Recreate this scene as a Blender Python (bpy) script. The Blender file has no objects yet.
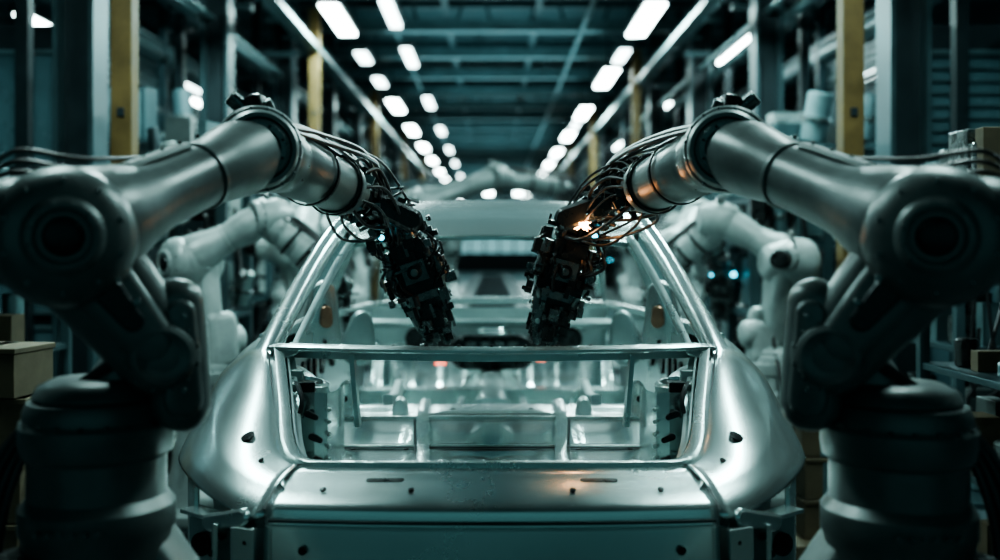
import bpy, math, random
from mathutils import Vector, Matrix, Quaternion
R=random.Random(7)
V=Vector
sc=bpy.context.scene

# ------------------------------------------------------------ materials
def mat(name, col, metal=0.0, rough=0.5, var=0.0, rvar=0.0, scale=8.0, bump=0.0, emit=None, es=0.0, dirt=None):
    m=bpy.data.materials.new(name); m.use_nodes=True
    nt=m.node_tree; N=nt.nodes; L=nt.links
    p=N['Principled BSDF']
    p.inputs['Base Color'].default_value=(*col,1); p.inputs['Metallic'].default_value=metal
    p.inputs['Roughness'].default_value=rough
    if var or rvar or bump:
        tc=N.new('ShaderNodeTexCoord'); no=N.new('ShaderNodeTexNoise')
        no.inputs['Scale'].default_value=scale; no.inputs['Detail'].default_value=6; no.inputs['Roughness'].default_value=0.65
        L.new(tc.outputs['Object'],no.inputs['Vector'])
        if var:
            cr=N.new('ShaderNodeValToRGB'); d=dirt or tuple(c*(1-var) for c in col)
            cr.color_ramp.elements[0].position=0.3; cr.color_ramp.elements[0].color=(*d,1)
            cr.color_ramp.elements[1].position=0.68; cr.color_ramp.elements[1].color=(*[min(1,c*(1+var*.4)) for c in col],1)
            L.new(no.outputs['Fac'],cr.inputs['Fac']); L.new(cr.outputs['Color'],p.inputs['Base Color'])
        if rvar:
            mr=N.new('ShaderNodeMapRange'); mr.inputs['From Min'].default_value=0.3; mr.inputs['From Max'].default_value=0.7
            mr.inputs['To Min'].default_value=max(0.03,rough-rvar); mr.inputs['To Max'].default_value=min(1,rough+rvar)
            L.new(no.outputs['Fac'],mr.inputs['Value']); L.new(mr.outputs['Result'],p.inputs['Roughness'])
        if bump:
            bp=N.new('ShaderNodeBump'); bp.inputs['Strength'].default_value=bump; bp.inputs['Distance'].default_value=0.01
            n2=N.new('ShaderNodeTexNoise'); n2.inputs['Scale'].default_value=scale*3; n2.inputs['Detail'].default_value=4
            L.new(tc.outputs['Object'],n2.inputs['Vector'])
            L.new(n2.outputs['Fac'],bp.inputs['Height']); L.new(bp.outputs['Normal'],p.inputs['Normal'])
    if emit:
        p.inputs['Emission Color'].default_value=(*emit,1); p.inputs['Emission Strength'].default_value=es
    return m
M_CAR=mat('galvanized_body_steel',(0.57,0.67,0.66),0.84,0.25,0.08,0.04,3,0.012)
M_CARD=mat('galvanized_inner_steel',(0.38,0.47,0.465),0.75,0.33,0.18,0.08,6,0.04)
M_DK=mat('black_machined_metal',(0.026,0.031,0.032),0.7,0.30,0.4,0.10,20,0.1)
M_MID=mat('gunmetal',(0.15,0.18,0.18),0.85,0.28,0.4,0.10,18,0.1)
M_ROB=mat('robot_cast_paint',(0.135,0.165,0.162),0.30,0.38,0.32,0.08,6,0.10)
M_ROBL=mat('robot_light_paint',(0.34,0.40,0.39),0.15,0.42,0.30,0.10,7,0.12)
M_CAB=mat('cable_rubber',(0.012,0.014,0.015),0,0.35)
M_BRASS=mat('copper_fitting',(0.36,0.22,0.15),0.9,0.35,0.3,0.1,20)
M_YEL=mat('yellow_safety_paint',(0.155,0.100,0.030),0.1,0.5,0.4,0.1,5,0.1)
M_STR=mat('painted_structural_steel',(0.055,0.095,0.105),0.4,0.42,0.4,0.1,3,0.1)
M_STRL=mat('zinc_truss_steel',(0.16,0.245,0.26),0.5,0.40,0.3,0.1,3,0.05)
M_STRD=mat('dark_structural_steel',(0.022,0.036,0.041),0.4,0.45,0.4,0.1,3,0.1)
M_CARDB=mat('cardboard',(0.11,0.085,0.05),0,0.75,0.3,0,6,0.1)
M_LAMP=mat('lamp_diffuser',(0.8,0.9,0.9),0,0.4,emit=(0.80,1.0,0.97),es=24)
M_LAMPD=mat('lamp_diffuser_dim',(0.8,0.9,0.9),0,0.4,emit=(0.72,0.95,0.95),es=9)
M_CYAN=mat('cyan_indicator',(0.1,0.6,0.7),0,0.4,emit=(0.08,0.75,1.0),es=5)
M_RED=mat('red_indicator_and_glint',(0.6,0.05,0.03),0,0.4,emit=(1.0,0.16,0.08),es=2.5)
M_SPK=mat('weld_spark',(1,0.5,0.2),0,0.4,emit=(1.0,0.42,0.14),es=40)
M_WARM=mat('warm_indicator',(1,0.8,0.5),0,0.4,emit=(1.0,0.85,0.65),es=6)
M_PANEL=mat('frosted_panel',(0.12,0.21,0.235),0.1,0.25,0.2,0.05,2)
M_WALL=mat('wall_cladding',(0.055,0.092,0.103),0.1,0.6,0.4,0.1,2,0.1)
M_CEIL=mat('ceiling_sheet',(0.065,0.125,0.138),0.1,0.6,0.3,0.1,2)
M_FLOOR=mat('sealed_concrete',(0.055,0.075,0.08),0.0,0.30,0.4,0.12,2,0.1)
M_FARW=mat('far_haze_glow',(0.2,0.35,0.36),0,0.5,emit=(0.28,0.62,0.65),es=0.6)  # mild teal emission imitating haze at the far end of the hall
M_SEAM=mat('seam_sealer',(0.03,0.04,0.042),0.1,0.5)
MATS=[M_CAR,M_CARD,M_DK,M_MID,M_ROB,M_ROBL,M_CAB,M_BRASS,M_YEL,M_STR,M_STRL,M_STRD,M_CARDB,M_LAMP,M_LAMPD,M_CYAN,M_RED,M_SPK,M_WARM,M_PANEL,M_WALL,M_CEIL,M_FLOOR,M_FARW,M_SEAM]

# ------------------------------------------------------------ mesh builder
def frame(axis, up=None):
    a=V(axis).normalized()
    u=V(up) if up is not None else (V((0,0,1)) if abs(a.z)<0.9 else V((1,0,0)))
    x=u.cross(a).normalized(); y=a.cross(x).normalized()
    return x,y,a
def catmull(pts,n=6,closed=False):
    P=[V(p) for p in pts]; out=[]
    if len(P)<3: return P
    m=len(P)
    for i in range(m if closed else m-1):
        g=(lambda k:P[k%m]) if closed else (lambda k:P[max(0,min(m-1,k))])
        p0,p1,p2,p3=g(i-1),g(i),g(i+1),g(i+2)
        for j in range(n):
            t=j/n
            out.append(0.5*((2*p1)+(p2-p0)*t+(2*p0-5*p1+4*p2-p3)*t*t+(3*p1-p0-3*p2+p3)*t**3))
    if not closed: out.append(P[-1])
    return out
class B:
    def __init__(s): s.v=[];s.f=[];s.m=[]
    def add(s,vs,fs,m):
        o=len(s.v); s.v+= [tuple(v) for v in vs]; mi=MATS.index(m)
        for f in fs: s.f.append(tuple(i+o for i in f)); s.m.append(mi)
    def box(s,c,size,m,rot=None):
        c=V(c);h=V(size)/2;vs=[]
        for x in(-1,1):
            for y in(-1,1):
                for z in(-1,1):
                    p=V((x*h.x,y*h.y,z*h.z))
                    if rot is not None:p=rot@p
                    vs.append(c+p)
        s.add(vs,[(0,1,3,2),(4,6,7,5),(0,4,5,1),(2,3,7,6),(0,2,6,4),(1,5,7,3)],m)
    def lathe(s,prof,o,axis,m,seg=40,cap=True):
        x,y,a=frame(axis);o=V(o);vs=[];fs=[]
        for r,h in prof:
            for i in range(seg):
                t=2*math.pi*i/seg
                vs.append(o+a*h+(x*math.cos(t)+y*math.sin(t))*max(r,1e-4))
        for k in range(len(prof)-1):
            for i in range(seg):
                j=(i+1)%seg
                fs.append((k*seg+i,k*seg+j,(k+1)*seg+j,(k+1)*seg+i))
        if cap:
            fs.append(tuple(reversed(range(seg)))); fs.append(tuple((len(prof)-1)*seg+i for i in range(seg)))
        s.add(vs,fs,m)
    def cyl(s,p1,p2,r,m,r2=None,seg=20,ch=0.15):
        p1=V(p1);p2=V(p2);L=(p2-p1).length
        if L<1e-5:return
        r2=r if r2 is None else r2;c=min(ch*min(r,r2),L*.25)
        s.lathe([(r-c,0),(r,c),(r2,L-c),(r2-c,L)],p1,p2-p1,m,seg)
    def ring_bolts(s,o,axis,rad,n,br,h,m):
        x,y,a=frame(axis);o=V(o)
        for i in range(n):
            t=2*math.pi*(i+.5)/n;p=o+(x*math.cos(t)+y*math.sin(t))*rad
            s.lathe([(br,0),(br,h*.8),(br*.8,h)],p,a,m,6)
    def sweep(s,path,prof,m,up=(0,0,1),closed=False,cap=True,pt=False):
        P=[V(p) for p in path];n=len(P);k=len(prof);vs=[];fs=[];px=None
        for i,p in enumerate(P):
            if closed: t=P[(i+1)%n]-P[i-1]
            else: t=P[min(i+1,n-1)]-P[max(i-1,0)]
            t.normalize()
            if pt:
                if px is None: px,_,_=frame(t)
                x=(px-t*px.dot(t)).normalized();px=x
            else:
                x=V(up).cross(t).normalized()
            y=t.cross(x).normalized()
            for a,b in prof: vs.append(p+x*a+y*b)
        for i in range(n if closed else n-1):
            for j in range(k):
                j2=(j+1)%k;i2=(i+1)%n
                fs.append((i*k+j,i*k+j2,i2*k+j2,i2*k+j))
        if cap and not closed:
            fs.append(tuple(reversed(range(k))));fs.append(tuple((n-1)*k+j for j in range(k)))
        s.add(vs,fs,m)
    def tube(s,path,r,m,seg=8,n=6):
        pr=[(r*math.cos(2*math.pi*i/seg),r*math.sin(2*math.pi*i/seg)) for i in range(seg)]
        s.sweep(catmull(path,n),pr,m,pt=True)
    def link(s,p1,r1,p2,r2,axis,th,m,bev=0.012,seg=20,off=0.0,rounds=1):
        a=V(axis).normalized();p1=V(p1)+a*off;p2=V(p2)+a*off
        d=p2-p1;d-=a*d.dot(a);L=d.length;d.normalize();e=a.cross(d)
        rings=[];prof=[]
        for k in range(rounds+1):
            t=math.pi/2*k/rounds; prof.append((-th/2+bev*(1-math.cos(t)),bev*(1-math.sin(t))))
        prof=prof+[(-o,bb) for o,bb in reversed(prof)]
        for (o,b) in prof:
            q1,q2=r1-b,r2-b;ph=math.acos(max(-1,min(1,(q1-q2)/L)));ring=[]
            for i in range(seg+1):
                t=ph+(2*math.pi-2*ph)*i/seg
                ring.append(p1+a*o+d*math.cos(t)*q1+e*math.sin(t)*q1)
            for i in range(seg+1):
                t=-ph+2*ph*i/seg
                ring.append(p1+d*L+a*o+d*math.cos(t)*q2+e*math.sin(t)*q2)
            rings.append(ring)
        k=len(rings[0]);vs=[v for r in rings for v in r];fs=[];nr=len(rings)
        for q in range(nr-1):
            for i in range(k):
                j=(i+1)%k;fs.append((q*k+i,q*k+j,(q+1)*k+j,(q+1)*k+i))
        fs.append(tuple(reversed(range(k))));fs.append(tuple((nr-1)*k+i for i in range(k)))
        s.add(vs,fs,m)
    def grid(s,rows,m):
        nr=len(rows);nc=len(rows[0]);vs=[v for r in rows for v in r]
        fs=[(i*nc+j,i*nc+j+1,(i+1)*nc+j+1,(i+1)*nc+j) for i in range(nr-1) for j in range(nc-1)]
        s.add(vs,fs,m)
    def obj(s,name,parent=None,bevel=0,sub=0,solid=0,ang=38,loc=None):
        me=bpy.data.meshes.new(name);me.from_pydata(s.v,[],s.f)
        used=sorted(set(s.m));
        for u in used: me.materials.append(MATS[u])
        mp={u:i for i,u in enumerate(used)}
        for p,mi in zip(me.polygons,s.m): p.material_index=mp[mi];p.use_smooth=True
        me.update()
        import bmesh
        bm=bmesh.new();bm.from_mesh(me);bmesh.ops.recalc_face_normals(bm,faces=bm.faces);bm.to_mesh(me);bm.free()
        if not sub: me.set_sharp_from_angle(angle=math.radians(ang))
        o=bpy.data.objects.new(name,me);sc.collection.objects.link(o)
        if parent:o.parent=parent
        if loc:o.location=loc
        if sub:
            md=o.modifiers.new('s','SUBSURF');md.levels=sub;md.render_levels=sub
        if solid:
            md=o.modifiers.new('t','SOLIDIFY');md.thickness=solid;md.offset=0
        if bevel:
            md=o.modifiers.new('b','BEVEL');md.width=bevel;md.segments=2;md.limit_method='ANGLE';md.angle_limit=math.radians(50)
            md.harden_normals=True
        return o
def empty(name,loc=(0,0,0)):
    o=bpy.data.objects.new(name,None);sc.collection.objects.link(o);o.location=loc;o.empty_display_size=.2;return o
def mir(p,s): return V((p[0]*s,p[1],p[2]))

# ------------------------------------------------------------ room
H=1.45
b=B();b.box((0,30,-.05),(16,76,.1),M_FLOOR);b.obj('floor')
b=B();b.box((0,30,5.35),(16,76,.1),M_CEIL);b.obj('ceiling')
for s,nm in((-1,'wall_left'),(1,'wall_right')):
    b=B();b.box((s*8.05,30,2.65),(.1,76,5.3),M_WALL)
    for i in range(38): b.box((s*7.97,-7+i*2,2.65),(.06,.25,5.3),M_STR)
    b.obj(nm)
b=B();b.box((0,68.05,2.65),(16,.1,5.3),M_WALL);b.obj('wall_far')
b=B();b.box((0,67.95,2.9),(9,.06,3.4),M_FARW)  # added glowing panel behind bars, stands in for distant haze
for i in range(10): b.box((-4.5+i,67.9,2.9),(.12,.08,3.5),M_STRD)
for z in (1.2,2.3,3.4,4.6): b.box((0,67.9,z),(9.1,.08,.12),M_STRD)
b.obj('haze_panel_1')

b=B()
for i in range(34):
    y=6.2+i*1.85
    b.box((0,y,4.50),(12,.08,.15),M_STRL); b.box((0,y,4.42),(12,.18,.015),M_STRL)
    if i%2==0:
        b.box((0,y+.4,4.98),(12,.16,.3),M_STR)
        for k in range(12): b.cyl((-3+k*.5,y,4.5),(-2.75+k*.5 if k%2 else -3.2+k*.5,y,5.2),.018,M_STR,seg=8)
for x,z,w,h,m in((-3.05,3.95,.16,.26,M_STR),(3.05,3.95,.16,.26,M_STR),(-2.35,4.15,.10,.18,M_STRL),(2.35,4.15,.10,.18,M_STRL),(-.6,4.6,.05,.08,M_STR),(.6,4.6,.05,.08,M_STR),(-2.0,3.75,.06,.06,M_STRL),(2.0,3.75,.06,.06,M_STRL),(-4.2,4.0,.2,.3,M_STR),(4.2,4.0,.2,.3,M_STR)):
    b.box((x,32,z),(w,60,h),m)
    b.box((x,32,z-h/2),(w*1.7,60,.02),m)
for x,z,r in((-2.75,3.62,.05),(-2.6,3.6,.03),(2.72,3.6,.05),(2.55,3.66,.03),(1.2,4.38,.03),(-1.3,4.4,.025),(-3.5,3.5,.09),(3.5,3.5,.09)):
    b.cyl((x,3,z),(x,62,z),r,M_STRL,seg=12)
for s in(-1,1):
    for i in range(26):
        y=5+i*2.3
        b.box((s*2.35,y,4.35),(.05,.05,.5),M_STR);b.box((s*3.05,y,4.4),(.06,.06,.8),M_STR)
        b.box((s*2.7,y,3.78),(.8,.06,.06),M_STR)
        b.box((s*1.67,y+.2,4.3),(.03,.03,.6),M_STR)
    for i in range(60): b.box((s*2.35,3+i*.9,4.0),(.34,.03,.03),M_STRL)
b.obj('ceiling_truss_framework')

def lamp(b,x,y,z,L,w,m):
    b.box((x,y,z+.05),(w+.06,L+.06,.08),M_STR)
    b.box((x,y,z),(w,L,.03),m)
b=B()
ys=[3.4,7.2,10.9,14.6,18.3,22,25.7,29.4,33,37,41,45,50,55]
for y in ys: lamp(b,1.67,y,3.95,1.5,.20,M_LAMP)
for y in [3.4,7.2,10.9,17.4,20.9,24.4,28,32,36,41,46,52]: lamp(b,-1.67,y,3.95,1.4,.19,M_LAMP)
for y in [13.0,14.9]: lamp(b,-1.67,y,3.95,.7,.14,M_LAMPD)
for y in [10.6,13.0,17.0,21,25,29,34,40,46]: lamp(b,-1.07,y,3.95,1.2,.12,M_LAMPD)
for y in [12.9,20.1,27,34,42]: lamp(b,1.67,y,3.95,.8,.13,M_LAMPD)
for y in [11.5,16.5,22,28,35,44]: lamp(b,2.84,y,3.75,1.6,.14,M_LAMP)
for y in [11.5,16.5,22,28,35,44]: lamp(b,-4.6,y+4,3.95,1.6,.12,M_LAMPD)
for y in [9.0,15,21,27]: 
    lamp(b,-5.0,y+2.4,3.95,1.6,.14,M_LAMP);lamp(b,5.4,y+5,3.95,1.6,.12,M_LAMPD)
b.obj('fluorescent_ceiling_lights')

for s in(-1,1):
    for y in ((5.5,11.4,17.2,23,29) if s<0 else(5.5,13.7,19.5,25,31)):
        b=B();px=s*(2.02 if s<0 else 1.97);b.box((px,y,2.1),(.115,.115,4.2),M_YEL);b.box((px,y,.02),(.3,.3,.04),M_YEL)
        for z in (.6,1.4,2.2,3.0,3.8): b.box((px,y-.06,z),(.04,.02,.05),M_STRD)
        b.obj('yellow_safety_post',bevel=.006)
b=B()
for s in(-1,1):
    for y in (6.2,9.3,12.3,15.5,18.6,22,26,30,35):
        x=s*2.55
        b.box((x-.11,y,2.6),(.03,.24,5.2),M_STR);b.box((x+.11,y,2.6),(.03,.24,5.2),M_STR);b.box((x,y,2.6),(.2,.03,5.2),M_STRD)
        b.box((x+s*.35,y,2.6),(.08,.08,5.2),M_STRD)
        b.box((x,y,.03),(.45,.45,.06),M_STRD)
b.obj('steel_columns')
b=B()
for s in(-1,1):
    x=s*3.45
    for i in range(16):
        y=4.2+i*2.1
        b.box((x,y,2.4),(.08,.08,4.8),M_STR)
        for z in(.4,1.25,1.95,2.9,3.6,4.3): b.box((x,y+1.05,z),(.05,2.1,.05),M_STR)
        if i%3!=1:
            b.box((x+s*.05,y+1.05,2.42),(.02,1.95,.85),M_PANEL)
        if i%2==0:
            for k in range(9): b.box((x+s*.06,y+1.05,3.0+k*.07),(.03,1.95,.03),M_STRL)
        for k in range(20): b.cyl((x,y+.1*k,.4),(x,y+.1*k,1.25),.004,M_STRD,seg=5)
b.obj('enclosure_fence_panels')
for s in(-1,1):
    b=B();x=s*3.0;y=6.45
    b.box((x,y+.2,1.45),(.62,.4,2.9),M_STRD)
    for z,h in((2.36,.72),(1.45,.8),(.6,.7)):
        b.box((x,y-.012,z),(.54,.02,h),M_PANEL);b.box((x,y-.03,z+h/2),(.58,.03,.03),M_STRL);b.box((x,y-.03,z-h/2),(.58,.03,.03),M_STRL)
        for q in(-1,1): b.box((x+q*.285,y-.03,z),(.03,.03,h),M_STRL)
    if s>0:
        for k in range(9): b.box((x,y-.035,2.05+k*.08),(.54,.02,.02),M_STR)
    b.box((x-s*.2,y-.04,1.5),(.02,.04,.16),M_DK)
    b.obj('control_cabinet',bevel=.004)

# ------------------------------------------------------------ machinery clutter
def machine(name,x,y,s,seed,h=2.2,sx=1.0,sy=1.3):
    r=random.Random(seed);b=B()
    b.box((x,y,.06),(sx,sy,.12),M_STRD);hx=sx*.42;hy=sy*.42
    for cx in(-hx,hx):
        for cy in(-hy,hy): b.box((x+cx,y+cy,h/2),(.07,.07,h),M_STR)
    for z in(.45,1.0,1.5,h-.05): b.box((x,y,z),(sx*.95,sy*.92,.04),M_STR)
    mm=[M_STR,M_MID,M_ROBL,M_STRD,M_STRL,M_DK,M_ROB,M_CARD]
    for k in range(80):
        z=r.choice([.5,1.05,1.55,h]);px=x+r.uniform(-hx,hx);py=y+r.uniform(-hy,hy);m=r.choice(mm)
        if r.random()<.4:
            sz=V((r.uniform(.04,.3)*sx,r.uniform(.05,.3),r.uniform(.06,.42)));b.box((px,py,z+sz.z/2),sz,m,Matrix.Rotation(r.uniform(-.3,.3),3,'Z'))
        else:
            q=r.uniform(.02,.10)*sx;L=r.uniform(.1,.42);tl=V((r.uniform(-.08,.08),r.uniform(-.08,.08),0))
            p=V((px,py,z));e=p+tl+V((0,0,L))
            b.cyl(p,e,q,m,seg=16);b.cyl(p+(e-p)*.4,p+(e-p)*.5,q*1.25,M_MID,seg=16)
    for k in range(16):
        p=V((x+r.uniform(-.5,.5)*sx,y+r.uniform(-.6,.6),r.uniform(.8,h+.2)))
        q=p+V((r.uniform(-.4,.4)*sx,r.uniform(-.5,.5),r.uniform(-.5,.3)))
        b.tube([p,(p+q)/2+V((0,0,-.25)),q],r.uniform(.008,.02),M_CAB,6,5)
    for k in range(2):
        b.box((x-s*sx*.49,y+r.uniform(-.5,.5),r.uniform(.9,h)),(.03,.03,.03),r.choice([M_CYAN,M_WARM,M_WARM,M_WARM,M_RED]))
    b.obj(name)
k=0
for s in(-1,1):
    for y,xo,h in((7.9,2.75,2.3),(9.9,2.5,2.0),(11.9,2.6,2.4),(14,2.4,2.0),(16.5,2.5,2.3),(20,2.4,2.1),(24,2.5,2.3),(29,2.4,2.2)):
        k+=1;machine('assembly_fixture_rack',s*xo,y+(.4 if s>0 else 0),s,k*13,h)
machine('assembly_fixture_rack',-2.05,7.0,-1,301,1.95,.6,.8);machine('assembly_fixture_rack',2.08,7.3,1,302,1.85,.6,.8)
b=B()
for i in range(24):
    y=8.6+i*1.6
    b.box((0,y,.18),(1.5,.12,.3),M_STRD)
for s in(-1,1): b.box((s*.55,26,.28),(.14,44,.14),M_STR);b.box((s*.55,3.8,.12),(.14,8,.24),M_STR)
b.obj('conveyor_track')
for y,z in((16,2.5),(24,2.7)):
    b=B()
    for s in(-1,1): b.box((s*1.5,y,z/2),(.10,.10,z),M_STR)
    b.box((0,y,z),(3.1,.12,.12),M_STR)
    for i in range(12): b.box((-1.35+i*.245,y-.1,z-.10),(.07,.06,R.uniform(.08,.25)),R.choice([M_DK,M_MID,M_STRL]))
    for x in(-.05,.42): b.box((x,y-.16,z-.16),(.14,.05,.05),M_LAMP)
    b.obj('line_gantry')

# ------------------------------------------------------------ robots
def greeble_tool(b,T0,T1,rng,side):
    T0=V(T0);T1=V(T1);x,y,a=frame(T1-T0,(0,1,0));L=(T1-T0).length
    rot=Matrix((x,y,a)).transposed()
    def at(t,u=0,v=0): return T0+a*(L*t)+x*u+y*v
    b.cyl(at(-.05),at(.12),.056,M_DK,seg=24);b.cyl(at(.12),at(.16),.068,M_MID,seg=24);b.ring_bolts(at(.16),a,.056,8,.006,.006,M_MID)
    b.box(at(.30),(.10,.10,L*.30),M_DK,rot); b.box(at(.48),(.155,.07,L*.20),M_DK,rot); b.box(at(.74),(.066,.06,L*.36),M_DK,rot)
    b.box(at(.40,0,-.045),(.08,.03,L*.16),M_MID,rot);b.cyl(at(.40,0,-.058),at(.40,0,-.075),.024,M_DK,seg=24);b.cyl(at(.40,0,-.072),at(.40,0,-.080),.013,M_MID,seg=20)
    b.box(at(.22,0,-.05),(.11,.025,L*.10),M_DK,rot);b.box(at(.60,0,-.04),(.10,.03,L*.06),M_MID,rot)
    for sx in(-1,1):
        b.cyl(at(.20,sx*.072,-.02),at(.50,sx*.084,-.02),.022,M_MID,seg=16);b.cyl(at(.50,sx*.084,-.02),at(.66,sx*.056,-.01),.009,M_CARD,seg=12)
        b.cyl(at(.30,sx*.076,-.02),at(.33,sx*.077,-.02),.027,M_DK,seg=16);b.cyl(at(.46,sx*.082,-.02),at(.50,sx*.084,-.02),.027,M_DK,seg=16)
        b.link(at(.56,sx*.052),.032,at(.84,sx*.040),.022,y,.030,M_MID,.004,10)
        b.link(at(.84,sx*.040),.022,at(1.0,sx*.024),.014,y,.026,M_MID,.003,8)
        b.cyl(at(.56,sx*.052,-.03),at(.56,sx*.052,.03),.013,M_CARD,seg=12)
        b.cyl(at(.84,sx*.040,-.02),at(.84,sx*.040,.02),.009,M_CARD,seg=12)
        b.cyl(at(.96,sx*.024),at(1.03,sx*.020),.008,M_MID,seg=12)
    for i in range(190):
        t=rng.uniform(.0,.97);w=.118*(1-.62*max(0,t-.50)/.50)
        u=rng.uniform(-w,w);v=rng.uniform(-w*.8,w*.7)
        m=rng.choice([M_DK,M_DK,M_DK,M_MID,M_MID,M_CAB])
        k=rng.random()
        if k<.5:
            b.box(at(t,u,v),(rng.uniform(.006,.034),rng.uniform(.008,.030),rng.uniform(.01,.05)),m,rot@Matrix.Rotation(rng.uniform(-.12,.12),3,rng.choice('XYZ')))
        elif k<.85:
            d=rng.choice([x,y,a,a]);q=at(t,u,v);b.cyl(q,q+d*rng.uniform(.015,.05),rng.uniform(.004,.012),m,seg=10)
        else:
            q=at(t,u,v);b.lathe([(.003,0),(.007,.001),(.007,.006),(.005,.007)],q,rng.choice([-y,x,-x]),M_MID,8)
    for i in range(12):
        t=rng.uniform(0,.35);u=rng.choice([-1,1])*rng.uniform(.02,.08)
        t2=t+rng.uniform(.15,.35)
        b.tube([at(t,u,-.04),at((t+t2)/2,u*1.5,-.07+rng.uniform(-.02,.03)),at(t2,u*.6,-.03)],rng.uniform(.003,.006),M_CAB,7,6)
    q=T0+V((side*.045,-.10,-.055));b.cyl(q,q+V((0,-.012,0)),.009,M_CYAN,seg=12);b.box(q+V((0,.03,0)),(.03,.06,.03),M_DK)

def make_robot_meshes(s,J,seed,spark=False):
    rng=random.Random(seed);tz=J['tz'];J2,J3,J4,W,T0,T1=[V(J[k]) for k in('J2','J3','J4','W','T0','T1')]
    A=V((-s*.42,-1,0)).normalized()
    parts=[]
    b=B()
    b.box((0,0,.02),(.62,.62,.04),M_STRD)
    b.lathe([(.26,.04),(.27,.06),(.27,.10),(.22,.13),(.175,.3),(.155,.5),(.150,tz-.28),(.157,tz-.27),(.157,tz-.22),(.140,tz-.2),(.140,tz-.12),(.152,tz-.11),(.157,tz-.085),(.157,tz-.05),(.148,tz-.04),(.148,tz-.02),(.14,tz)],(0,0,0),(0,0,1),M_ROB,56)
    b.ring_bolts((0,0,.10),(0,0,1),.24,12,.014,.02,M_MID);b.ring_bolts((0,0,tz-.045),(0,0,1),.150,20,.006,.008,M_MID)
    for i in range(4):
        t=math.pi/4+i*math.pi/2;d=V((math.cos(t),math.sin(t),0))
        b.sweep([d*.135+V((0,0,.1)),d*.135+V((0,0,tz-.45))],[(-.015,0),(.015,0),(.015,.06),(-.015,.06)],M_ROB,up=d)
    b.link((-s*.02,.03,tz-.26),.085,(-s*.36,.0,tz-.66),.055,(.15*s,-1,.0),.13,M_ROB,.03,rounds=4)
    b.link((-s*.06,-.03,tz-.32),.035,(-s*.33,-.06,tz-.63),.025,(.15*s,-1,.0),.04,M_ROB,.008)
    b.cyl((-s*.36,.0,tz-.66),(-s*.36,.0,.04),.045,M_ROB,seg=24);b.box((-s*.36,0,.03),(.16,.2,.06),M_STRD)
    b.box((s*.12,-.12,tz-.45),(.12,.1,.3),M_DK,Matrix.Rotation(.5*s,3,'Z'))
    for i in range(4):
        b.tube([(s*.1,-.14,tz-.6),(s*(.17+.02*i),-.1,tz-.35),(s*(.14+.015*i),-.02,tz-.1),J2+V((s*.06,-.03,.0))],.011,M_CAB)
    for k in range(6): b.cyl((-.06+.024*k,-.150,tz-.245),(-.06+.024*k,-.162,tz-.245),.006,M_MID,seg=8)
    parts.append(('base',b))
    b=B();low=V((J2.x*.45,J2.y*.6,tz-.01))
    b.lathe([(.125,0),(.13,.01),(.12,.03),(.09,.045)],(0,0,tz),(0,0,1),M_ROB,40)
    b.link(low,.090,J2+V((0,0,-.01)),.085,A,.16,M_ROB,.045,24,off=-.05,rounds=5)
    C=J2+V((-s*.045,0,.02))
    b.link(C+V((s*.005,0,.085)),.050,C+V((0,0,-.12)),.062,A,.17,M_ROB,.04,24,off=-.02,rounds=6)
    b.link(C+V((s*.005,0,.065)),.030,C+V((0,0,-.11)),.040,A,.19,M_ROB,.012,24,off=-.02,rounds=3)
    b.lathe([(.03,-.16),(.06,-.155),(.075,-.14),(.078,-.11),(.080,-.10),(.082,-.04),(.082,.06),(.076,.082),(.066,.09),(.064,.105),(.052,.112),(.046,.108)],J2,A,M_ROB,44)
    b.ring_bolts(J2+A*.086,A,.070,12,.0045,.007,M_MID)
    b.lathe([(.045,.10),(.043,.107),(.02,.109)],J2,A,M_ROB,28)
    for k in range(4): b.cyl(C+V((0,0,.06-.05*k))+A*.07,C+V((0,0,.06-.05*k))+A*.082,.006,M_MID,seg=8)
    parts.append(('shoulder_joint',b))
    b=B()
    b.link(J2,.086,J3,.115,A,.12,M_ROB,.050,24,off=.03,rounds=6)
    b.link(J2+(J3-J2)*.12,.050,J3-(J3-J2)*.12,.07,A,.14,M_ROB,.02,20,off=.03,rounds=3)
    b.link(J2+(J3-J2)*.32,.022,J3-(J3-J2)*.45,.028,A,.146,M_DK,.004,16,off=.03)
    for i in range(3):
        q=J2+(J3-J2)*(.28+.2*i)+V((0,0,.045));b.cyl(q+A*.09,q+A*.106,.008,M_MID,seg=8)
    parts.append(('lower_link',b))
    b=B()
    b.lathe([(.04,-.22),(.07,-.215),(.09,-.20),(.102,-.17),(.112,-.14),(.126,-.11),(.136,-.07),(.139,-.02),(.137,.03),(.130,.055),(.116,.075),(.095,.086),(.076,.09),(.068,.100),(.060,.104),(.054,.103),(.051,.096)],J3,A,M_ROB,56)
    b.lathe([(.050,.090),(.048,.097),(.040,.094),(.036,.098),(.033,.108),(.020,.111)],J3,A,M_DK,40)
    b.ring_bolts(J3+A*.101,A,.060,12,.0035,.005,M_MID);b.ring_bolts(J3+A*.078,A,.106,10,.005,.006,M_MID)
    dd=(J4-J3).normalized()
    b.link(J3+V((-s*.03,0,.01)),.115,J3+V((s*.12,.06,.01)),.105,A,.22,M_ROB,.075,24,off=-.05,rounds=7)
    b.cyl(J3+V((s*.12,.05,.02)),J3+V((s*.26,.09,.02)),.08,M_ROB,.07,32)
    b.cyl(J3+V((s*.26,.09,.02)),J3+V((s*.33,.11,.02)),.055,M_DK,.05,24)
    for i in range(3):
        b.tube([J3+V((s*.2,.02,.08)),J3+V((s*.12,.04,.13+.02*i)),J3+V((-s*.0,.08,.12+.02*i)),J3+dd*.24+V((0,.05,.08+.008*i))],.005,M_CAB)
    parts.append(('elbow_housing',b))
    b=B();L=(J4-J3).length
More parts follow.
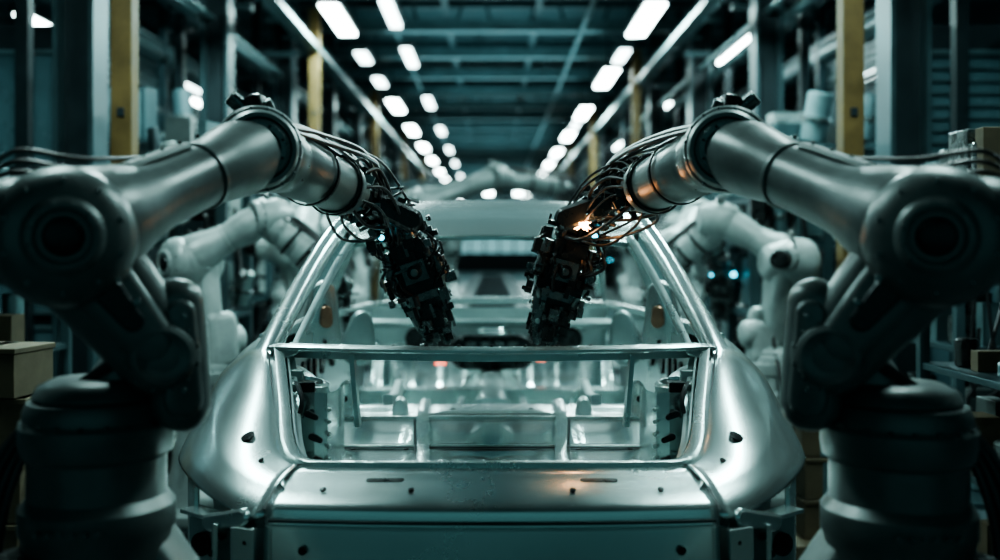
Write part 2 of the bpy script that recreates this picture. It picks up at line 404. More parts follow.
    b.lathe([(.10,.0),(.116,.05),(.116,.09),(.108,.13),(.094,.18),(.083,.22),(.077,.27),(.074,L-.24),(.077,L-.20),(.085,L-.15),(.092,L-.10),(.09,L-.03)],J3,J4-J3,M_ROB,48)
    b.lathe([(.075,0),(.080,.002),(.080,.014),(.075,.016)],J3+dd*(L-.235),dd,M_ROB,48,cap=False)
    xs,ys_,_=frame(dd)
    b.sweep([J3+dd*.2+ys_*.080,J3+dd*(L-.25)+ys_*.074],[(-.02,0),(.02,0),(.016,.012),(-.016,.012)],M_ROB)
    for k in range(4): b.cyl(J3+dd*(.26+.06*k)+ys_*.084,J3+dd*(.26+.06*k)+ys_*.094,.005,M_MID,seg=8)
    parts.append(('upper_arm',b))
    b=B();A4=V((-s*.30,-1,-.05)).normalized()
    b.lathe([(.05,-.15),(.075,-.145),(.09,-.12),(.098,-.08),(.106,-.07),(.110,-.03),(.110,.02),(.104,.035),(.098,.037),(.096,.060),(.088,.072),(.08,.072)],J4,A4,M_ROB,52)
    b.lathe([(.08,.068),(.078,.074),(.066,.070)],J4,A4,M_DK,36)
    b.lathe([(.068,.066),(.066,.078),(.050,.080),(.047,.070),(.040,.070),(.038,.086),(.012,.088)],J4,A4,M_MID,36)
    b.ring_bolts(J4+A4*.036,A4,.101,16,.005,.008,M_MID);b.ring_bolts(J4+A4*.079,A4,.058,8,.004,.005,M_DK)
    b.cyl(J4+V((0,0,.08)),J4+V((s*.015,.02,.13)),.03,M_DK,seg=20)
    b.cyl(J4+V((s*.03,.02,.10)),J4+V((s*.07,.0,.135)),.022,M_MID,seg=16)
    b.cyl(J4+V((-s*.03,.02,.09)),J4+V((-s*.02,.0,.125)),.014,M_MID,seg=16)
    parts.append(('forearm_hub',b))
    b=B();f=(W-J4).normalized();L=(W-J4).length
    b.lathe([(.080,.02),(.090,.07),(.090,.11),(.083,.12),(.083,.15),(.086,.155),(.082,L*.5),(.078,L-.14),(.084,L-.135),(.084,L-.09),(.072,L-.08),(.068,L-.02)],J4,f,M_ROB,44)
    b.ring_bolts(J4+f*.11,f,.086,14,.005,.008,M_MID)
    b.lathe([(.05,-.03),(.056,-.01),(.056,.04),(.045,.05),(.045,.10),(.05,.11),(.03,.13)],W,f,M_MID,30)
    parts.append(('forearm',b))
    b=B();x,y,_=frame(f)
    b.link(W+f*.06,.034,T0,.038,V((-s*.3,-1,0)),.07,M_DK,.012,20)
    b.lathe([(.03,-.07),(.045,-.065),(.05,-.03),(.05,.03),(.042,.065),(.025,.07)],T0,V((-s*.3,-1,0)),M_MID,28)
    b.lathe([(.03,-.075),(.038,-.06),(.038,.06),(.026,.075)],(W+T0)/2,V((-s*.3,-1,0)),M_MID,24)
    for i in range(160):
        t=rng.uniform(-.15,1.08);q=W+(T0-W)*t+V((rng.uniform(-.06,.06),rng.uniform(-.08,.05),rng.uniform(-.055,.07)))
        m=rng.choice([M_DK,M_DK,M_MID,M_MID,M_CAB])
        if rng.random()<.5:b.box(q,(rng.uniform(.01,.038),rng.uniform(.01,.03),rng.uniform(.008,.03)),m,Matrix.Rotation(rng.uniform(-.5,.5),3,rng.choice('XYZ')))
        else:b.cyl(q,q+V((rng.uniform(-.05,.05),rng.uniform(-.04,.02),rng.uniform(-.03,.03))),rng.uniform(.004,.012),m,seg=10)
    for i in range(8):
        th=(-.8+1.5*i/7);o=(x*math.sin(th)+y*math.cos(th))
        if o.z<0:o=-o
        st=J4+f*.06+o*.085;m1=J4+f*(L*.40)+o*(.10+rng.uniform(0,.015));m2=J4+f*(L*.82)+o*(.10+rng.uniform(0,.03))
        e=T0+V((rng.uniform(-.05,.05),rng.uniform(-.05,.02),rng.uniform(-.02,.05)))
        b.tube([st,m1,m2,(m2+e)/2+V((0,0,.03+rng.uniform(0,.03))),e],rng.uniform(.004,.008),M_CAB,8,6)
    for i in range(14):
        o=(x*math.sin(i*.6)+y*math.cos(i*.6));st=J4+f*(L*.9)+o*.07
        e=T0+V((rng.uniform(-.06,.06),rng.uniform(-.08,.02),rng.uniform(-.10,.03)))
        b.tube([st,st+f*.06+o*.04,(st+e)/2+o*rng.uniform(.04,.08),e],rng.uniform(.003,.006),M_CAB,8,6)
    for i in (1,2):
        q=J4+f*(L*(.2+.28*i));b.lathe([(.088,0),(.092,.004),(.092,.014),(.088,.018)],q,f,M_DK,32,cap=False)
    greeble_tool(b,T0,T1,rng,s)
    if spark:
        q=T0+V((.002,-.20,-.018))
        b.cyl(q+V((0,.13,.0)),q+V((0,.010,0)),.011,M_BRASS,r2=.005,seg=12)
        b.lathe([(.003,-.018),(.009,-.010),(.0125,0),(.009,.010),(.003,.018)],q,(0,0,1),M_SPK,16)
        for k in range(12):
            d=V((rng.uniform(-1,1),rng.uniform(-1,.2),rng.uniform(-.6,1))).normalized();b.cyl(q+d*.008,q+d*rng.uniform(.018,.04),.0012,M_SPK,seg=5)
    parts.append(('wrist_weld_head',b))
    return parts

def rel(base,d): 
    return {k:(v if k=='tz' else (v[0]-base[0],v[1]-base[1],v[2])) for k,v in d.items()}
def place(name,parts,loc,rz=0,scale=1,meshes=None,light=False):
    e=empty(name,loc);e.rotation_euler=(0,0,rz);e.scale=(scale,)*3;out=[]
    if meshes is None:
        for n,b in parts:
            o=b.obj(n,parent=e,bevel=.0025 if n!='wrist_weld_head' else 0);out.append(o)
    else:
        for m in meshes:
            o=bpy.data.objects.new(m.name.split('.')[0],m.data);sc.collection.objects.link(o);o.parent=e;out.append(o)
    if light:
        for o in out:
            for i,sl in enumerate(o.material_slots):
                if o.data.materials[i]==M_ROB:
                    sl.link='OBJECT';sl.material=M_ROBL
    return out
bL=(-.835,2.12)
JL=rel(bL,dict(tz=1.135,J2=(-.70,2.10,1.235),J3=(-.835,1.95,1.475),J4=(-.585,2.5,1.70),W=(-.43,3.08,1.625),T0=(-.315,3.36,1.545),T1=(-.175,3.40,1.135)))
bR=(.86,2.12)
JR=rel(bR,dict(tz=1.125,J2=(.715,2.10,1.235),J3=(.865,1.95,1.475),J4=(.590,2.5,1.70),W=(.45,3.08,1.63),T0=(.29,3.36,1.55),T1=(.175,3.40,1.135)))
oL=place('industrial_robot_arm',make_robot_meshes(-1,JL,3),(bL[0],bL[1],0))
oR=place('industrial_robot_arm',make_robot_meshes(1,JR,5,True),(bR[0],bR[1],0))
# folded rest pose used by the robots waiting at the neighbouring stations
JF=dict(tz=.86,J2=(.02,.05,.97),J3=(-.02,-.12,1.38),J4=(.06,.30,1.62),W=(.12,.58,1.38),T0=(.14,.68,1.26),T1=(.14,.72,.88))
oF=None
for i,(x,y,rz,scl) in enumerate([(-1.52,5.3,-1.2,1.0),(1.62,5.7,1.3,1.0),(-1.25,6.6,.3,1.05),(1.30,6.9,-.4,1.05)]):
    if oF is None: oF=place('industrial_robot_arm',make_robot_meshes(-1,JF,9),(x,y,0),rz,scl,light=True)
    else: place('industrial_robot_arm',None,(x,y,0),rz,scl,oF,light=True)
for i,(x,y,rz,scl,src) in enumerate([(-1.75,8.6,-.4,1.0,oL),(1.75,8.9,.5,1.0,oL),(-.55,10.4,-.9,1.3,oL),(1.7,12,.5,1.1,oF),(-1.7,12.5,-.5,1.1,oF),(1.7,16,.6,1.1,oL),(-1.7,17.4,-.6,1.1,oF)]):
    place('industrial_robot_arm',None,(x,y,0),rz,scl,src,light=(i!=2))

# ------------------------------------------------------------ car body
car=empty('car_body_shell')
ST=[
 [(.50,2.62,.885),(.52,2.56,.872),(.54,2.50,.845),(.555,2.455,.81),(.56,2.44,.78)],
 [(.535,2.65,.90),(.60,2.60,.888),(.655,2.55,.868),(.69,2.52,.842),(.695,2.51,.815)],
 [(.560,2.73,.945),(.65,2.69,.94),(.74,2.66,.912),(.79,2.64,.872),(.797,2.635,.845)],
 [(.595,2.86,1.025),(.69,2.85,1.02),(.80,2.84,.978),(.872,2.82,.898),(.89,2.81,.862)],
 [(.635,3.0,1.105),(.73,3.0,1.095),(.830,3.0,1.030),(.90,3.0,.925),(.92,3.0,.865)],
 [(.672,3.10,1.15),(.755,3.12,1.135),(.855,3.12,1.055),(.915,3.12,.93),(.935,3.12,.86)],
 [(.755,3.32,1.155),(.79,3.32,1.14),(.875,3.32,1.06),(.925,3.32,.94),(.94,3.32,.86)],
 [(.79,3.6,1.155),(.815,3.6,1.14),(.885,3.6,1.06),(.925,3.6,.92),(.94,3.6,.74)],
 [(.80,3.85,1.15),(.825,3.85,1.135),(.89,3.85,1.05),(.925,3.85,.88),(.92,3.85,.42)],
 [(.81,4.5,1.14),(.835,4.5,1.125),(.895,4.5,1.04),(.925,4.5,.85),(.91,4.5,.38)],
 [(.80,5.3,1.13),(.825,5.3,1.115),(.89,5.3,1.03),(.92,5.3,.85),(.91,5.3,.38)],
 [(.76,5.9,1.12),(.80,5.9,1.105),(.88,5.9,1.02),(.915,5.9,.88),(.91,5.9,.5)],
 [(.72,6.3,1.09),(.77,6.3,1.075),(.87,6.3,1.0),(.91,6.3,.92),(.92,6.3,.88)],
 [(.66,6.9,1.02),(.72,6.9,1.0),(.82,6.9,.94),(.86,6.9,.86),(.87,6.9,.8)],
 [(.55,7.2,.92),(.60,7.22,.90),(.68,7.24,.84),(.70,7.25,.75),(.70,7.25,.6)]]
ST2=[]
for r in ST:
    r=[V(p) for p in r]
    ST2.append([r[0],r[0].lerp(r[1],.34)+V((0,0,.001)),r[0].lerp(r[1],.40)+V((0,0,.010)),r[1]+V((0,0,.009)),r[1].lerp(r[2],.5)+V((0,0,.010)),r[2].lerp(r[1],.06)+V((0,0,.004)),r[2].lerp(r[3],.06)+V((0,0,.001)),r[3],r[4]])
for s,n in((-1,'quarter_panel_left'),(1,'quarter_panel_right')):
    b=B();b.grid([[mir(p,s) for p in r] for r in ST2],M_CAR);b.obj(n,car,sub=2,solid=.006)
b=B();rows=[]
for i in range(13):
    u=-1+2*i/12;bow=.02*(1-u*u)
    rows.append([V((.50*u,2.62-bow,.885)),V((.52*u,2.575-bow,.879)),V((.525*u,2.56-bow,.868)),V((.54*u,2.50-bow*1.2,.848)),V((.55*u,2.465-bow*1.4,.83)),V((.555*u,2.455-bow*1.5,.820)),V((.556*u,2.450-bow*1.5,.805)),V((.558*u,2.445-bow*1.5,.70)),V((.56*u,2.44-bow*1.5,.62)),V((.56*u,2.445-bow*1.5,.45))])
b.grid(rows,M_CAR);b.obj('rear_end_panel',car,sub=2,solid=.006)
b=B()
for u in(-.42,-.2,.2,.42):
    b.lathe([(.008,0),(.008,.003),(.006,.004)],(u,2.475+.03*abs(u),.853),(0,-.6,1),M_DK,16)
for u in(-.27,.27): b.link((u-.04,2.532,.866),.008,(u+.04,2.532,.866),.008,(0,-.3,1),.006,M_DK,.001)
bw=lambda x:2.443-.03*(1-(x/.555)**2)
for z,m in((.775,M_CAR),(.790,M_SEAM),(.60,M_CAR)):
    b.sweep([V((x,bw(x)-.004,z)) for x in[-.545+.109*i for i in range(11)]],[(-.004,-.003),(.004,-.003),(.004,.003),(-.004,.003)],m)
for u in(-.46,.46): b.lathe([(.011,0),(.011,.006)],(u,bw(u)-.004,.72),(0,-1,0),M_DK,16)
for u in(-.30,-.1,.1,.30): b.link((u-.02,bw(u),.665),.008,(u+.02,bw(u),.665),.008,(0,-1,0),.010,M_DK,.001)
for s in(-1,1):
    b.lathe([(.020,0),(.020,.003),(.014,.004)],(s*.655,2.685,.949),(s*.35,-.45,1),M_DK,20)
    b.lathe([(.008,0),(.008,.003)],(s*.60,2.60,.903),(s*.35,-.35,1),M_DK,16)
    sq=[(-.0025,-.002),(.0025,-.002),(.0025,.002),(-.0025,.002)]
    b.sweep(catmull([mir(r[0].lerp(r[1],.33)+V((0,0,.004)),s) for r in ([V(q) for q in rr] for rr in ST[:6])],5),sq,M_SEAM)
    b.sweep(catmull([mir(V(p)+V((.004,-.002,.003)),s) for p in ST[0][:4]],4),sq,M_SEAM,up=(1,0,0))
b.obj('panel_fittings',car)
b=B()
for s in(-1,1):
    S=lambda p,s=s:mir(p,s)
    rows=[]
    for t in range(9):
        u=t/8;x=.555+.27*u;y=2.50+.36*u**1.3
        rows.append([S((x-.03,y+.05,.85+.02*u)),S((x-.01,y+.02,.80)),S((x-.02,y+.03,.72)),S((x-.02,y+.03,.62)),S((x-.05,y+.05,.40))])
    b.grid(rows,M_CARD)
    b.link(S((.61,2.48,.79)),.022,S((.70,2.53,.765)),.022,(s*.5,-1,0),.05,M_CAR,.006)
    b.box(S((.60,2.47,.66)),(.07,.06,.22),M_CAR,Matrix.Rotation(s*.4,3,'Z'))
    b.box(S((.68,2.52,.62)),(.015,.08,.30),M_CAR,Matrix.Rotation(s*.2,3,'Z'))
    b.box(S((.74,2.58,.70)),(.10,.03,.12),M_CARD,Matrix.Rotation(s*.7,3,'Z'));b.box(S((.74,2.57,.775)),(.13,.06,.012),M_CAR,Matrix.Rotation(s*.7,3,'Z'))
    b.box(S((.80,2.68,.70)),(.015,.14,.26),M_CAR,Matrix.Rotation(-s*.4,3,'Z'))
    b.lathe([(.03,0),(.03,.02),(.02,.022)],S((.735,2.56,.70)),(s*.5,-1,0),M_DK,20)
    for k in range(4): b.lathe([(.009,0),(.009,.010),(.005,.012)],S((.60+.035*k,2.45+.025*k,.735-.05*(k%2))),(s*.5,-1,0),M_DK,12)
    b.link(S((.64,2.48,.56)),.035,S((.74,2.54,.52)),.03,(s*.4,-1,0),.05,M_CARD,.01)
b.obj('bumper_mount_structure',car,bevel=.003)
rect=lambda w,h:[(-w,-h),(-w*.6,-h*1.1),(w*.6,-h*1.1),(w,-h),(w,h),(w*.6,h*1.15),(-w*.6,h*1.15),(-w,h)]
b=B()
rim=[(-.655,3.06,1.155),(-.635,3.0,1.112),(-.595,2.86,1.03),(-.56,2.73,.953),(-.53,2.66,.912),(-.495,2.625,.895),(-.40,2.61,.892),(0,2.60,.892)]
full=rim+[(-p[0],p[1],p[2]) for p in reversed(rim[:-1])]
pth=catmull(full,5)
b.sweep(pth,rect(.014,.007),M_CAR)
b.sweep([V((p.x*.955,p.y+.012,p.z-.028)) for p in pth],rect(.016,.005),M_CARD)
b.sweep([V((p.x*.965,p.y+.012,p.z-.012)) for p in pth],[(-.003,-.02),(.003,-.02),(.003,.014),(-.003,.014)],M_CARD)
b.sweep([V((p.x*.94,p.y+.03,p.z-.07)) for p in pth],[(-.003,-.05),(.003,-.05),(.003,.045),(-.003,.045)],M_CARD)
b.obj('trunk_opening_rim',car)
b=B()
bar=[(-.662,3.10,1.150),(-.60,3.075,1.153),(-.50,3.055,1.152),(-.3,3.035,1.149),(0,3.025,1.147)];bar=bar+[(-p[0],p[1],p[2]) for p in reversed(bar[:-1])]
pth=catmull(bar,5)
b.sweep(pth,[(-.055,-.004),(-.034,-.010),(-.006,-.013),(.0,-.004),(.008,-.004),(.012,-.012),(.030,-.010),(.040,-.004),(.038,.005),(.01,.010),(-.02,.011),(-.053,.004)],M_CAR)
b.sweep([p+V((0,.03,-.026)) for p in pth],rect(.016,.010),M_CARD)
for i in range(11): b.lathe([(.006,0),(.006,.004)],(-.5+.1*i,3.04,1.158),(0,-.2,1),M_DK,12)
for s in(-1,1):
    b.box((s*.42,3.07,1.02),(.014,.05,.22),M_CARD,Matrix.Rotation(s*.08,3,'Y'))
    b.link(mir((.665,3.075,1.148),s),.028,mir((.60,3.06,1.146),s),.022,(0,0,1),.016,M_CAR,.006)
    b.link(mir((.648,3.03,1.125),s),.016,mir((.60,3.045,1.140),s),.012,(0,-1,.3),.012,M_CAR,.004)
b.obj('parcel_shelf_crossbar',car)
for s,n in((-1,'pillar_frame_left'),(1,'pillar_frame_right')):
    b=B()
    out=[(.775,3.06,1.085),(.752,3.12,1.135),(.715,3.35,1.28),(.675,3.65,1.435),(.645,3.92,1.545),(.632,4.1,1.585),(.625,4.5,1.615),(.62,5.0,1.62),(.62,5.4,1.595),(.64,5.7,1.50),(.68,6.0,1.36),(.73,6.35,1.17)]
    mid=[(.728,3.04,1.09),(.714,3.11,1.155),(.684,3.35,1.292),(.645,3.65,1.45),(.618,3.92,1.565),(.605,4.1,1.605),(.60,4.5,1.64),(.595,5.0,1.645),(.595,5.4,1.62),(.612,5.7,1.52),(.65,6.0,1.375),(.70,6.35,1.185)]
    inn=[(.685,3.03,1.09),(.675,3.10,1.148),(.650,3.35,1.278),(.615,3.65,1.43),(.582,3.92,1.545),(.57,4.1,1.592),(.565,4.5,1.63),(.56,5.0,1.635),(.56,5.4,1.61),(.58,5.7,1.505),(.62,6.0,1.35),(.67,6.35,1.16)]
    low=[(p[0]+.0,p[1]+.03,p[2]-.035) for p in inn];lowo=[(p[0]-.02,p[1]+.03,p[2]-.045) for p in out]
    b.grid([[mir(q,s) for q in (lo,o,m,i,l)] for lo,o,m,i,l in zip([V(p) for p in lowo],out,mid,inn,low)],M_CAR)
    b.obj(n,car,sub=2,solid=.005)
    b=B()
    S=lambda p,s=s:mir(p,s)
    b.sweep(catmull([S((p[0]-.035,p[1]+.03,p[2]-.05)) for p in inn[1:6]],5),rect(.010,.010),M_CARD)
    b.sweep(catmull([S(p) for p in[(.865,4.72,.45),(.86,4.72,.8),(.825,4.7,1.12),(.74,4.7,1.38),(.625,4.68,1.60)]],5),[(-.06,-.02),(-.03,-.03),(.03,-.03),(.06,-.02),(.055,.02),(-.055,.02)],M_CAR,up=(0,1,0))
    b.sweep(catmull([S(p) for p in[(.76,3.35,1.15),(.785,3.7,1.145),(.79,4.3,1.14),(.785,5.2,1.125),(.74,6.1,1.11)]],5),rect(.02,.018),M_CAR)
    b.sweep(catmull([S(p) for p in[(.74,3.42,1.12),(.735,3.48,1.2),(.68,3.75,1.38),(.61,4.05,1.54),(.585,4.3,1.585),(.575,5.0,1.60),(.575,5.4,1.57),(.64,5.9,1.34),(.70,6.25,1.13)]],5),rect(.012,.014),M_CARD)
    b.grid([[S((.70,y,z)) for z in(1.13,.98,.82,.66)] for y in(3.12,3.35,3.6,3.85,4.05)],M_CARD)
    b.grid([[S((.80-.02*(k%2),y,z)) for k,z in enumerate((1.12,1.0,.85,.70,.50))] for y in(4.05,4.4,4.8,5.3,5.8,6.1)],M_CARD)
    for k in range(7): b.link(S((.695,3.2+.12*k,1.02)),.02,S((.695,3.22+.12*k,.92)),.025,(1,0,0),.012,M_DK,.002)
    for k in range(6): b.link(S((.77,4.15+.3*k,1.0)),.03,S((.77,4.22+.3*k,.93)),.04,(1,0,0),.02,M_DK,.002)
    b.link(S((.665,3.95,1.28)),.05,S((.665,3.95,1.10)),.07,(-s*.4,-1,0),.05,M_CAR,.014,rounds=3)
    b.link(S((.648,3.915,1.21)),.022,S((.648,3.915,1.17)),.026,(-s*.4,-1,0),.012,M_BRASS,.004)
    for k in range(4): b.lathe([(.008,0),(.008,.004)],S((.655,3.92,1.09+.07*k)),(-s*.4,-1,0),M_DK,12)
    b.link(S((.60,4.6,1.12)),.05,S((.62,4.6,1.0)),.08,(-s*.3,-1,0),.06,M_CARD,.014,rounds=3)
    b.obj('side_frame_inner',car)
    b=B();rows=[]
    for i in range(15):
        t=math.pi*i/14;y=3.10-.26*math.cos(t);h=.10+.30*math.sin(t)**.6
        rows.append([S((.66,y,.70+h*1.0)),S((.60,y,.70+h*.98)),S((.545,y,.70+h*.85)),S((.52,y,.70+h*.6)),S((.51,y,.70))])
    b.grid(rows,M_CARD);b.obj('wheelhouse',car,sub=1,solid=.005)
    b=B()
    b.lathe([(.075,0),(.07,.04),(.062,.05),(.062,.07),(.045,.075),(.04,.055)],S((.555,2.98,.99)),(-s*.15,-.1,1),M_CAR,32)
    rr=[]
    for k in range(7):
        z=.80+.04*k;rr.append([S((.565,2.90,z)),S((.545,2.86,z)),S((.505,2.845,z+.005)),S((.470,2.86,z)),S((.455,2.92,z)),S((.45,3.05,z))])
    b.grid(rr,M_CAR)
    for k in range(3): b.link(S((.523-.012*k,2.838,.985-.065*k)),.010,S((.500-.012*k,2.838,.975-.065*k)),.008,(0,-1,0),.010,M_DK,.002)
    for k in range(6): b.lathe([(.007,0),(.007,.008),(.004,.01)],S((.468,2.85,.82+.035*k)),(-s,-.6,0),M_CARD,10)
    b.sweep([S((.49,2.82,.81)),S((.41,2.80,.805)),S((.37,2.9,.81))],rect(.03,.012),M_CAR)
    b.box(S((.54,2.93,1.05)),(.05,.05,.03),M_DK);b.box(S((.59,3.0,1.07)),(.05,.03,.04),M_CARD)
    b.tube([S((.56,2.86,.95)),S((.54,2.84,1.02)),S((.57,2.92,1.06)),S((.60,3.0,1.04))],.007,M_CAB)
    b.obj('shock_tower',car,bevel=.003)
b=B();rows=[]
RY=[(3.90,1.505,.575),(3.915,1.515,.58),(3.95,1.55,.585),(4.02,1.595,.592),(4.15,1.635,.60),(4.4,1.67,.602),(4.8,1.685,.60),(5.2,1.67,.598),(5.42,1.64,.595)]
for y,z,w in RY:
    rows.append([V((w*u,y+.05*u*u*(1 if y<4.2 else 0),z-.032*abs(u)**2.2)) for u in[-1+2*i/16 for i in range(17)]])
b.grid(rows,M_CAR)
b.obj('roof_panel',car,sub=1,solid=.006)
b=B()
for y,z,w in((3.965,1.500,.55),(4.03,1.512,.55)):
    p=[V((w*u,y+.05*u*u,z-.03*u*u)) for u in[-1+2*i/12 for i in range(13)]]
    b.sweep(p,rect(.02,.010),M_CARD if y>4 else M_CAR)
for y in(4.5,4.95): b.sweep([V((.58*u,y,1.64-.03*u*u)) for u in[-1+2*i/12 for i in range(13)]],rect(.03,.012),M_CARD)
b.sweep([V((.57*u,5.44-.04*u*u,1.61-.03*u*u)) for u in[-1+2*i/12 for i in range(13)]],rect(.03,.014),M_CARD)
b.obj('roof_headers',car)
b=B();rows=[]
NY=130;NX=91
def sbx(x,y,cx,cy,wx,wy,e=10): 
    return 1/(1+((x-cx)/wx)**e+((y-cy)/wy)**e)
def fz(x,y):
    ax=abs(x)
    if y<3.30:
        z=.800-.040*sbx(ax,y,.36,3.12,.095,.13)-.03*sbx(x,y,0,3.12,.155,.13)+.016*sbx(ax,y,.07,3.12,.05,.10)+.016*sbx(ax,y,.36,3.12,.05,.07)
    elif y<3.46: z=.800+.062*(y-3.30)/.16-.018*sbx(ax,y,.12,3.38,.07,.05)-.018*sbx(ax,y,.36,3.38,.07,.05)
    elif y<3.82: z=.862-.016*sbx(ax,y,.43,3.64,.08,.08)+.014*sbx(x,y,0,3.64,.22,.10)
    elif y<3.94: z=.862-.262*(y-3.82)/.12
    else: z=.60
    if y>=3.88:
        z+= .16*math.exp(-(x/.12)**4)
        z+=.012*(1 if (math.sin(x*40)>.2 and .18<ax<.6) else 0)
    if ax>.66: z+=(ax-.66)*1.2
    if y>5.9: z+=(y-5.9)*1.1
    return z
for i in range(NY):
    t=i/(NY-1)
    y=2.5+(4.0-2.5)*t/.72 if t<.72 else 4.0+(t-.72)/.28*2.15
    rows.append([V((x,y,fz(x,y))) for x in[-.72+1.44*j/(NX-1) for j in range(NX)]])
for r in rows:
    for v in r:
        if v.y<2.95: v.x*=.74
b.grid(rows,M_CAR);b.obj('floor_pan',car,solid=.004)
b=B()
b.box((0,4.30,.71),(1.30,.16,.09),M_CAR);b.box((0,5.0,.71),(1.36,.14,.10),M_CAR)
# flanged front and rear edges of the seat cross-member with dark weld gap
b.sweep([V((-.62,3.468,.868)),V((.62,3.468,.868))],rect(.010,.006),M_CAR);b.sweep([V((-.62,3.29,.803)),V((.62,3.29,.803))],rect(.008,.005),M_CARD)
b.sweep([V((-.62,3.275,.803)),V((.62,3.275,.803))],[(-.004,-.001),(.004,-.001),(.004,.002),(-.004,.002)],M_SEAM)
b.sweep([V((-.24,3.52,.872)),V((.24,3.52,.872))],[(-.004,-.001),(.004,-.001),(.004,.002),(-.004,.002)],M_SEAM)
for k in range(9): b.lathe([(.007,0),(.007,.003)],(-.56+.14*k,3.50,.863),(0,0,1),M_DK,12)
for s in(-1,1):
    b.sweep(catmull([(s*.205,2.78,.805),(s*.21,3.0,.808),(s*.225,3.28,.808),(s*.24,3.47,.872),(s*.25,3.78,.874)],5),rect(.020,.012),M_CAR)
    b.sweep(catmull([(s*.235,2.9,.805),(s*.24,3.1,.805),(s*.252,3.28,.806),(s*.268,3.47,.867)],5),[(-.004,-.001),(.004,-.001),(.004,.002),(-.004,.002)],M_SEAM)
    b.sweep(catmull([(s*.12,3.98,.78),(s*.14,4.1,.74),(s*.15,4.6,.72),(s*.13,5.6,.74)],5),rect(.015,.012),M_CAR)
    for x,y in((.28,3.00),(.45,3.00),(.28,3.25),(.45,3.25)): b.lathe([(.010,0),(.010,.004)],(s*x,y,.801),(0,0,1),M_DK,18)
    b.lathe([(.032,0),(.030,.008),(.022,.009)],(s*.36,3.12,.776),(0,0,1),M_CARD,28);b.lathe([(.018,.0),(.018,.0105)],(s*.36,3.12,.776),(0,0,1),M_DK,28)
    b.lathe([(.012,0),(.012,.004)],(s*.12,2.98,.80),(0,0,1),M_DK,18)
    b.lathe([(.016,0),(.016,.004)],(s*.55,3.56,.863),(0,0,1),M_DK,18);b.lathe([(.010,0),(.010,.004)],(s*.14,3.60,.876),(0,0,1),M_DK,18)
    b.link((s*.33,3.60,.90),.022,(s*.33,3.60,.87),.03,(0,-1,0),.05,M_CARD,.008);b.link((s*.52,3.62,.95),.03,(s*.54,3.62,.88),.045,(0,-1,0),.05,M_CAR,.012,rounds=2)
    b.lathe([(.012,0),(.012,.008)],(s*.53,3.594,.915),(0,-1,0),M_DK,14)
    b.sweep([V((s*.40,3.84,.86)),V((s*.42,4.3,.80)),V((s*.46,5.0,.77))],rect(.02,.03),M_CARD)
rows=[[V((x,6.12+.03*math.sin(x*9),z)) for z in(.62,.75,.9,1.02,1.10)] for x in[-.74+.08*i for i in range(19)]]
b.grid(rows,M_CARD)
b.cyl((-.72,5.85,1.02),(.72,5.85,1.02),.025,M_CARD);b.link((-.15,5.8,.86),.10,(.15,5.8,.86),.10,(0,-1,0),.14,M_DK,.02,rounds=2)
for i in range(4): b.box((-.12+.08*i,5.722,.91),(.055,.014,.025),M_MID)
b.box((0,5.72,.84),(.20,.02,.03),M_MID)
b.link((-.28,5.9,.90),.08,(-.44,5.9,.93),.07,(0,1,0),.1,M_DK,.02);b.link((.28,5.9,.90),.08,(.46,5.9,.93),.07,(0,1,0),.1,M_DK,.02)
b.sweep(catmull([(-.74,6.3,1.10),(-.4,6.42,1.12),(0,6.46,1.125),(.4,6.42,1.12),(.74,6.3,1.10)],5),rect(.07,.02),M_CAR)
b.link((-.32,5.72,.80),.008,(-.27,5.72,.80),.008,(0,-1,0),.012,M_RED,.002);b.link((.26,5.72,.82),.006,(.30,5.72,.82),.006,(0,-1,0),.012,M_RED,.002)  # glowing red strips imitating orange light reflections inside the shell
b.box((0,7.15,.75),(1.2,.05,.14),M_CAR);b.box((0,7.15,.5),(1.1,.05,.1),M_CARD)
for s in(-1,1): b.box((s*.5,6.7,.62),(.1,1.1,.12),M_CAR);b.lathe([(.14,0),(.13,.25),(.1,.3)],(s*.6,6.6,.62),(0,0,1),M_CARD,28)
b.obj('interior_crossmembers',car,bevel=.003)
b=B()
for s in(-1,1):
    b.box((s*.55,4.6,.31),(.12,4.9,.10),M_YEL)
    for y in(2.8,4.0,5.4,6.5): b.box((s*.55,y,.46),(.07,.09,.26),M_DK)
for y in(2.7,4.0,5.4,6.8): b.box((0,y,.31),(1.1,.10,.08),M_YEL)
b.obj('underbody_skid',car)

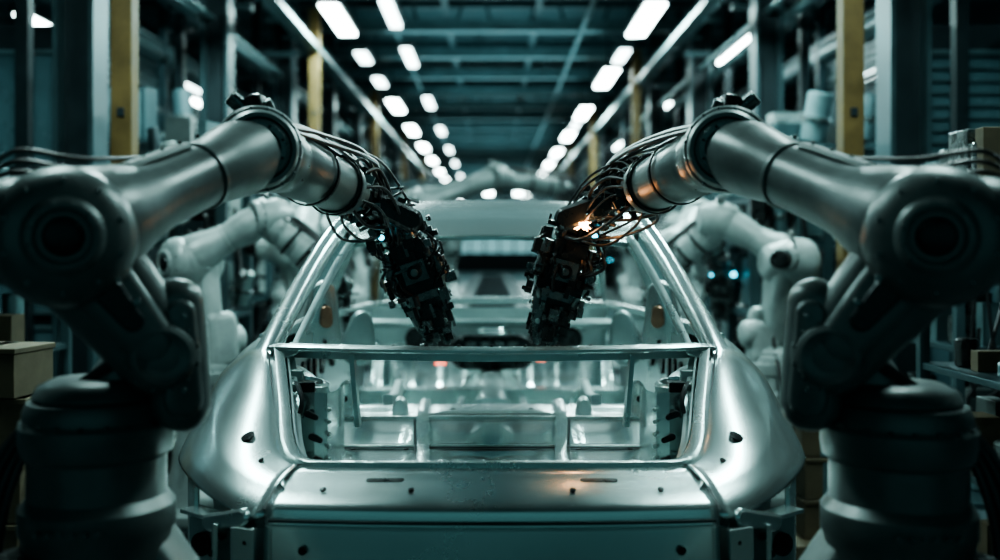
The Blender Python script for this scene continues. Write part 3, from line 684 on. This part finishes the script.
# ------------------------------------------------------------ foreground side clutter
def crate_stack(name,x,y,n,w,seed):
    r=random.Random(seed);b=B();b.box((x,y,.07),(w+.15,w+.15,.14),M_CARDB);z=.14
    for i in range(n):
        h=r.uniform(.16,.24);a=Matrix.Rotation(r.uniform(-.12,.12),3,'Z');b.box((x,y,z+h/2),(w,w*.8,h),M_CARDB,a);b.box((x,y,z+h-.01),(w+.012,w*.8+.012,.02),M_CARDB,a)
        b.box((x,y,z+h*.5),(.06,w*.8+.006,h),M_STRL,a);z+=h+.003
    b.obj(name,bevel=.004)
crate_stack('cardboard_box_stack',-1.72,3.45,5,.30,1)
crate_stack('cardboard_box_stack',1.52,4.6,5,.22,3)
def rack(name,x,y,seed):
    r=random.Random(seed);b=B()
    for cx in(-.3,.3):
        for cy in(-.4,.4): b.box((x+cx,y+cy,.85),(.04,.04,1.7),M_STR)
    for z in(.3,.65,1.0,1.35,1.68):
        b.box((x,y,z),(.62,.84,.025),M_STR)
        for k in range(14):
            px=x+r.uniform(-.24,.24);py=y+r.uniform(-.35,.35);h=r.uniform(.05,.25)
            if r.random()<.5:b.box((px,py,z+.0125+h/2),(r.uniform(.05,.16),r.uniform(.05,.16),h),r.choice([M_CARDB,M_MID,M_STRL,M_DK,M_ROB]))
            else:b.cyl((px,py,z+.0125),(px,py,z+.0125+h),r.uniform(.02,.07),r.choice([M_MID,M_STRL,M_DK,M_ROB]))
    for k in range(6): b.tube([(x+r.uniform(-.3,.3),y-.42,r.uniform(1,1.6)),(x+r.uniform(-.3,.3),y-.46,r.uniform(.7,1)),(x+r.uniform(-.3,.3),y-.42,r.uniform(.4,1.3))],.009,M_CAB)
    b.obj(name,bevel=.003)
rack('parts_rack',-2.3,4.3,5);rack('parts_rack',1.98,3.5,6);rack('parts_rack',2.4,4.9,8)

# ------------------------------------------------------------ lights
def area(name,loc,sx,sy,pw,col,rot=(0,0,0)):
    l=bpy.data.lights.new(name,'AREA');l.shape='RECTANGLE';l.size=sx;l.size_y=sy;l.energy=pw;l.color=col
    o=bpy.data.objects.new(name,l);sc.collection.objects.link(o);o.location=loc;o.rotation_euler=rot;return o
for y,p in((3.4,48),(7.2,155),(10.9,90),(18,90),(26,90),(36,100),(48,100)):
    for s in(-1,1): area('ceiling_lamp_light',(s*1.67,y,3.90),.24,1.7,p,(.66,1.0,.97))
for y in (6,9.5,14,20): 
    for s in(-1,1): area('side_bay_light',(s*4.6,y,3.8),.3,1.6,45,(.56,.95,1.0))
for y in (8,16,26,38):
    area('ceiling_fill',(0,y,4.2),3.0,6,42,(.46,.93,1.0),(math.pi,0,0))  # unseen fill aimed upward, added to brighten the dark ceiling and trusses
l=bpy.data.lights.new('weld_glow','POINT');l.energy=.6;l.color=(1,.45,.18);l.shadow_soft_size=.02
o=bpy.data.objects.new('weld_glow',l);sc.collection.objects.link(o);o.location=(.292,3.12,1.53)
w=bpy.data.worlds.new('World');sc.world=w;w.use_nodes=True
w.node_tree.nodes['Background'].inputs[0].default_value=(.20,.50,.52,1);w.node_tree.nodes['Background'].inputs[1].default_value=.34

# ------------------------------------------------------------ camera
c=bpy.data.cameras.new('camera');c.lens=36;c.sensor_width=36;c.shift_x=.008;c.shift_y=-.03
c.dof.use_dof=True;c.dof.focus_distance=3.0;c.dof.aperture_fstop=1.2;c.clip_end=200
co=bpy.data.objects.new('camera',c);sc.collection.objects.link(co);co.location=(0,0,H);co.rotation_euler=(math.pi/2,0,0);sc.camera=co
sc.view_settings.view_transform='AgX'
try: sc.view_settings.look='AgX - Medium High Contrast'
except Exception as e: print(e)
sc.view_settings.exposure=0.42
